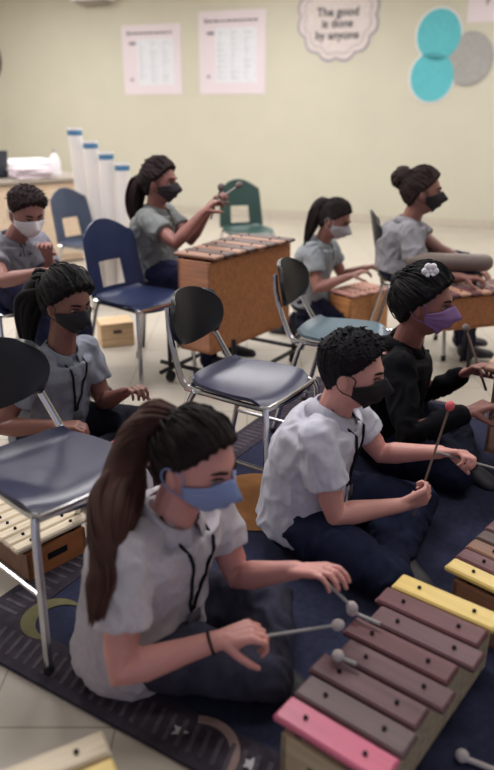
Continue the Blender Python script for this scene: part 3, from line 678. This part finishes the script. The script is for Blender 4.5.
# shirt tail hanging
# 2 boy
P = V((.19,2.0,.12)); N = V((.272,1.985,.478)); H = A(352,372,1.98)
g2 = person('boy with short dark hair, black mask and pale grey polo', P, N, H, -22, -20, 8,
  {1: dict(at=A(440,452,2.02), palm=V((0,-.6,-1)), curl=(1.2,1.2), bend=V((0,-.1,0))), -1: dict(at=A(402,505,1.86), curl=(1.5,1.3), palm=V((.3,.8,.3)), pole=V((-.3,-.3,-1)), bend=V((0,0,.25)))},
  cross_legs(P, -22, k1=.34, sp=.24, z=.09), 1.0, (212,154,144), dict(m=hairmat('short black hair',(20,17,24)), fade=True, line=-.04, tdir=(-.2,0,1)), (204,204,218), (30,36,60), mask=(26,22,28), girth=1.06)
# 3 dark haired girl at left
P = V((-.80,2.62,.12)); N = A(62,348,2.58); H = A(68,303,2.57); hm = rot(-40, 12); tie = H+hm @ V((-.095,0,.04))
tail = [tie, tie+V((-.04,-.01,.01)), tie+V((-.08,.0,-.05)), tie+V((-.11,0,-.13)), tie+V((-.12,0,-.22))]
g3 = person('girl with dark ponytail and black mask sitting behind the near left chair', P, N, H, -28, -40, 12,
  {1: dict(at=A(126,392,2.55), curl=(1.0,1.0), pole=V((-.2,.4,-1))), -1: dict(at=A(56,426,2.32), curl=(.9,.9), pole=V((-.5,-.5,-.8)))},
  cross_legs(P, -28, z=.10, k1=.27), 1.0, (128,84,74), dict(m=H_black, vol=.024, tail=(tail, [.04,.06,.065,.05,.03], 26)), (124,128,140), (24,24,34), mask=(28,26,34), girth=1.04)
# 4 girl in black
P = V((.55,2.58,.14)); N = V((.605,2.54,.51)); H = A(425,303,2.48)
g4 = person('girl in black hoodie with purple mask and white bow', P, N, H, -15, -28, 4,
  {1: dict(at=A(463,374,2.55), curl=(1.,1.)), -1: dict(at=A(466,413,2.25), curl=(1.3,1.2), pole=V((-.2,-.6,-.8)))},
  cross_legs(P, -15), 1.03, (140,92,84), dict(m=H_black, vol=.022, bun=(A(404,282,2.55), .05)), (9,9,15), (22,26,46), mask=(138,106,156), sleeve=2, hood=True, lan=False, girth=1.22)
bw = MB(); c0 = A(430,271,2.42)
for i in range(6):
    a_ = 2*PI*i/6; bw.ell(c0+V((math.cos(a_)*.018,-.004,math.sin(a_)*.018)), V((.013,0,0)), V((0,.008,0)), V((0,0,.013)), 10, 8)
bw.ell(c0, V((.011,0,0)), V((0,.012,0)), V((0,0,.011)), 10, 8); g4['child']('hair_bow', bw, mat('white bow',(235,232,240)))
# 5 rear right girl on chair
P = V((.87,3.95,.52)); N = A(410,219,3.92); H = A(423,192,3.88)
g5 = person('seated girl with hair bun and black mask at the back right', P, N, H, -8, -16, 2,
  {1: dict(at=A(474,268,3.85), curl=(.9,.9)), -1: dict(at=A(462,277,3.62), curl=(.9,.9), pole=V((-.3,-.3,-1)))},
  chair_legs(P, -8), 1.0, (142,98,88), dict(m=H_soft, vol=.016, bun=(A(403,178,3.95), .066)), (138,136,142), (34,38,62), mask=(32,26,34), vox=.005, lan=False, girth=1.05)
# 6 rear middle girl kneeling
P = V((.40,4.32,.24)); N = A(322,240,4.26); H = A(335,220,4.18); hm = rot(-30, 22); tie = H+hm @ V((-.085,0,.06))
tail = [tie, tie+V((-.03,0,.012)), tie+V((-.06,0,-.03)), tie+V((-.085,0,-.11)), tie+V((-.11,0,-.20))]
g6 = person('girl with high ponytail leaning over the small orange xylophone', P, N, H, -25, -30, 22,
  {1: dict(at=A(366,268,4.25), curl=(.8,.8)), -1: dict(at=A(350,276,4.02), curl=(.8,.8))},
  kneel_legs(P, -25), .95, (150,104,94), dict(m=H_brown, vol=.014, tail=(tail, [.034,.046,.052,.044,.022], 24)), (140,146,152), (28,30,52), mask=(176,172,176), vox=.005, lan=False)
# 7 girl at the big box
P = V((-.50,3.92,.50)); N = A(156,207,3.90); H = A(160,182,3.87); hm = rot(-20, 4); tie = H+hm @ V((-.095,0,.0))
tail = [tie, tie+V((-.03,0,.0)), tie+V((-.055,0,-.06)), tie+V((-.065,0,-.14)), tie+V((-.06,0,-.22))]
g7 = person('girl with long ponytail playing the tall wooden box xylophone', P, N, H, -14, -20, 4,
  {1: dict(at=A(210,208,3.88), curl=(1.2,1.1), pole=V((-.6,.2,-.8))), -1: dict(at=A(203,213,3.68), curl=(1.2,1.1), pole=V((-.8,-.2,-.7)))},
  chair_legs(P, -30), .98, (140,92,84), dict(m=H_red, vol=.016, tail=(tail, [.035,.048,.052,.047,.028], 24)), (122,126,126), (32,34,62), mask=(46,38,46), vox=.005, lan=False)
t = thing('round_stool', 'low black stool under the girl at the tall box xylophone', 'stool', (P.x-.02,P.y,0), 0)
obj('seat', MB().tube([(0,0,.385),(0,0,.40),(0,0,.425),(0,0,.435)], [.14,.15,.15,.14], 24), M_blackplastic, t)
for q in range(4): a_ = PI/4+q*PI/2; obj('leg', MB().tube([(.1*math.cos(a_),.1*math.sin(a_),.39),(.15*math.cos(a_),.15*math.sin(a_),.001)], .01, 8), M_blackmetal, t)
# 8 left boy
P = V((-1.17,3.46,.51)); N = A(14,236,3.42); H = A(27,213,3.36)
g8 = person('boy in white mask bending forward at the far left', P, N, H, -40, -50, 22,
  {1: dict(at=A(48,256,3.3), curl=(.8,.8)), -1: dict(at=A(42,272,3.1), curl=(.8,.8), pole=V((-.5,-.3,-.6)))},
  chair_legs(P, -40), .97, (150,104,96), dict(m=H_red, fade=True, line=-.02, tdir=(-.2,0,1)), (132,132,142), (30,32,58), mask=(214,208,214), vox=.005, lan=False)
# ------------------------------------------------------------------ mallets
M_fuzz = mat('pale yarn', (196,186,184), .9, bump=.6, bscale=300); M_pinkhead = mat('coral rubber', (214,92,100), .6); M_greyfuzz = mat('taupe yarn',(120,108,108),.9)
gp = g1['grips']; mallet('grey mallet in the nearer hand of the long haired girl', gp[-1][0], A(338,625,1.30), M_fuzz, .014)
mallet('mallet in the farther hand of the long haired girl', gp[1][0], A(352,607,1.33), M_fuzz, .013, back=.0)
gp = g2['grips']; mallet('upright mallet with coral head in the masked boy\'s near fist', gp[-1][0], A(450,406,1.93), M_pinkhead, .014, mat('brown stick',(120,100,88)))
mallet('mallet in the masked boy\'s far hand pointing right', gp[1][0], gp[1][0]+V((.24,-.03,-.06)), M_fuzz, .013)
gp = g7['grips']; mallet('left raised mallet above the tall wooden box', gp[-1][0], A(221,187,3.68), M_greyfuzz, .018, r=.005, group='raised mallets over the box')
mallet('right raised mallet above the tall wooden box', gp[1][0], A(239,185,3.86), M_greyfuzz, .018, r=.005, group='raised mallets over the box')
gp = g5['grips']; mallet('mallet held by the seated girl with the bun', gp[-1][0], gp[-1][0]+V((.22,-.05,-.02)), M_fuzz, .02)
gp = g4['grips']; mallet('grey green mallet standing up from the hand of the girl in black', gp[1][0], A(466,328,2.62), M_greyfuzz, .015, M_darkwood, r=.005)
# loose mallet lying on the front xylophone
for (px, py, ax_, ay_, lb) in ((352,612,380,624,'short pale mallet lying across the rose bars, upper one'),(338,657,356,664,'short pale mallet lying across the rose bars, lower one')):
    a = G(px,py,.207); b_ = G(ax_,ay_,.207); t = thing('loose_mallet', lb, 'mallet', a, 0, 'loose mallets on the front bars')
    obj('stick', MB().tube([(0,0,0), b_-a], .005, 8), M_greyd, t); e = MB(); e.ell((0,0,.004), (.014,0,0), (0,.014,0), (0,0,.013), 14, 8); obj('mallet_head', e, M_fuzz, t)
a = G(462,757,.02); b_ = G(492,769,.02); t = thing('loose_mallet', 'pale mallet lying on the rug at the bottom right corner', 'mallet', a, 0)
obj('stick', MB().tube([(0,0,0), b_-a+(b_-a).normalized()*.1], .006, 8), M_fuzz, t); e = MB(); e.ell((0,0,.004), (.015,0,0), (0,.015,0), (0,0,.014), 14, 8); obj('mallet_head', e, M_fuzz, t)
# ------------------------------------------------------------------ view
vs = sc.view_settings; vs.view_transform = 'Standard'; vs.look = 'None'; vs.gamma = 1; vs.exposure = 0
try: vs.use_curve_mapping = False
except Exception: pass
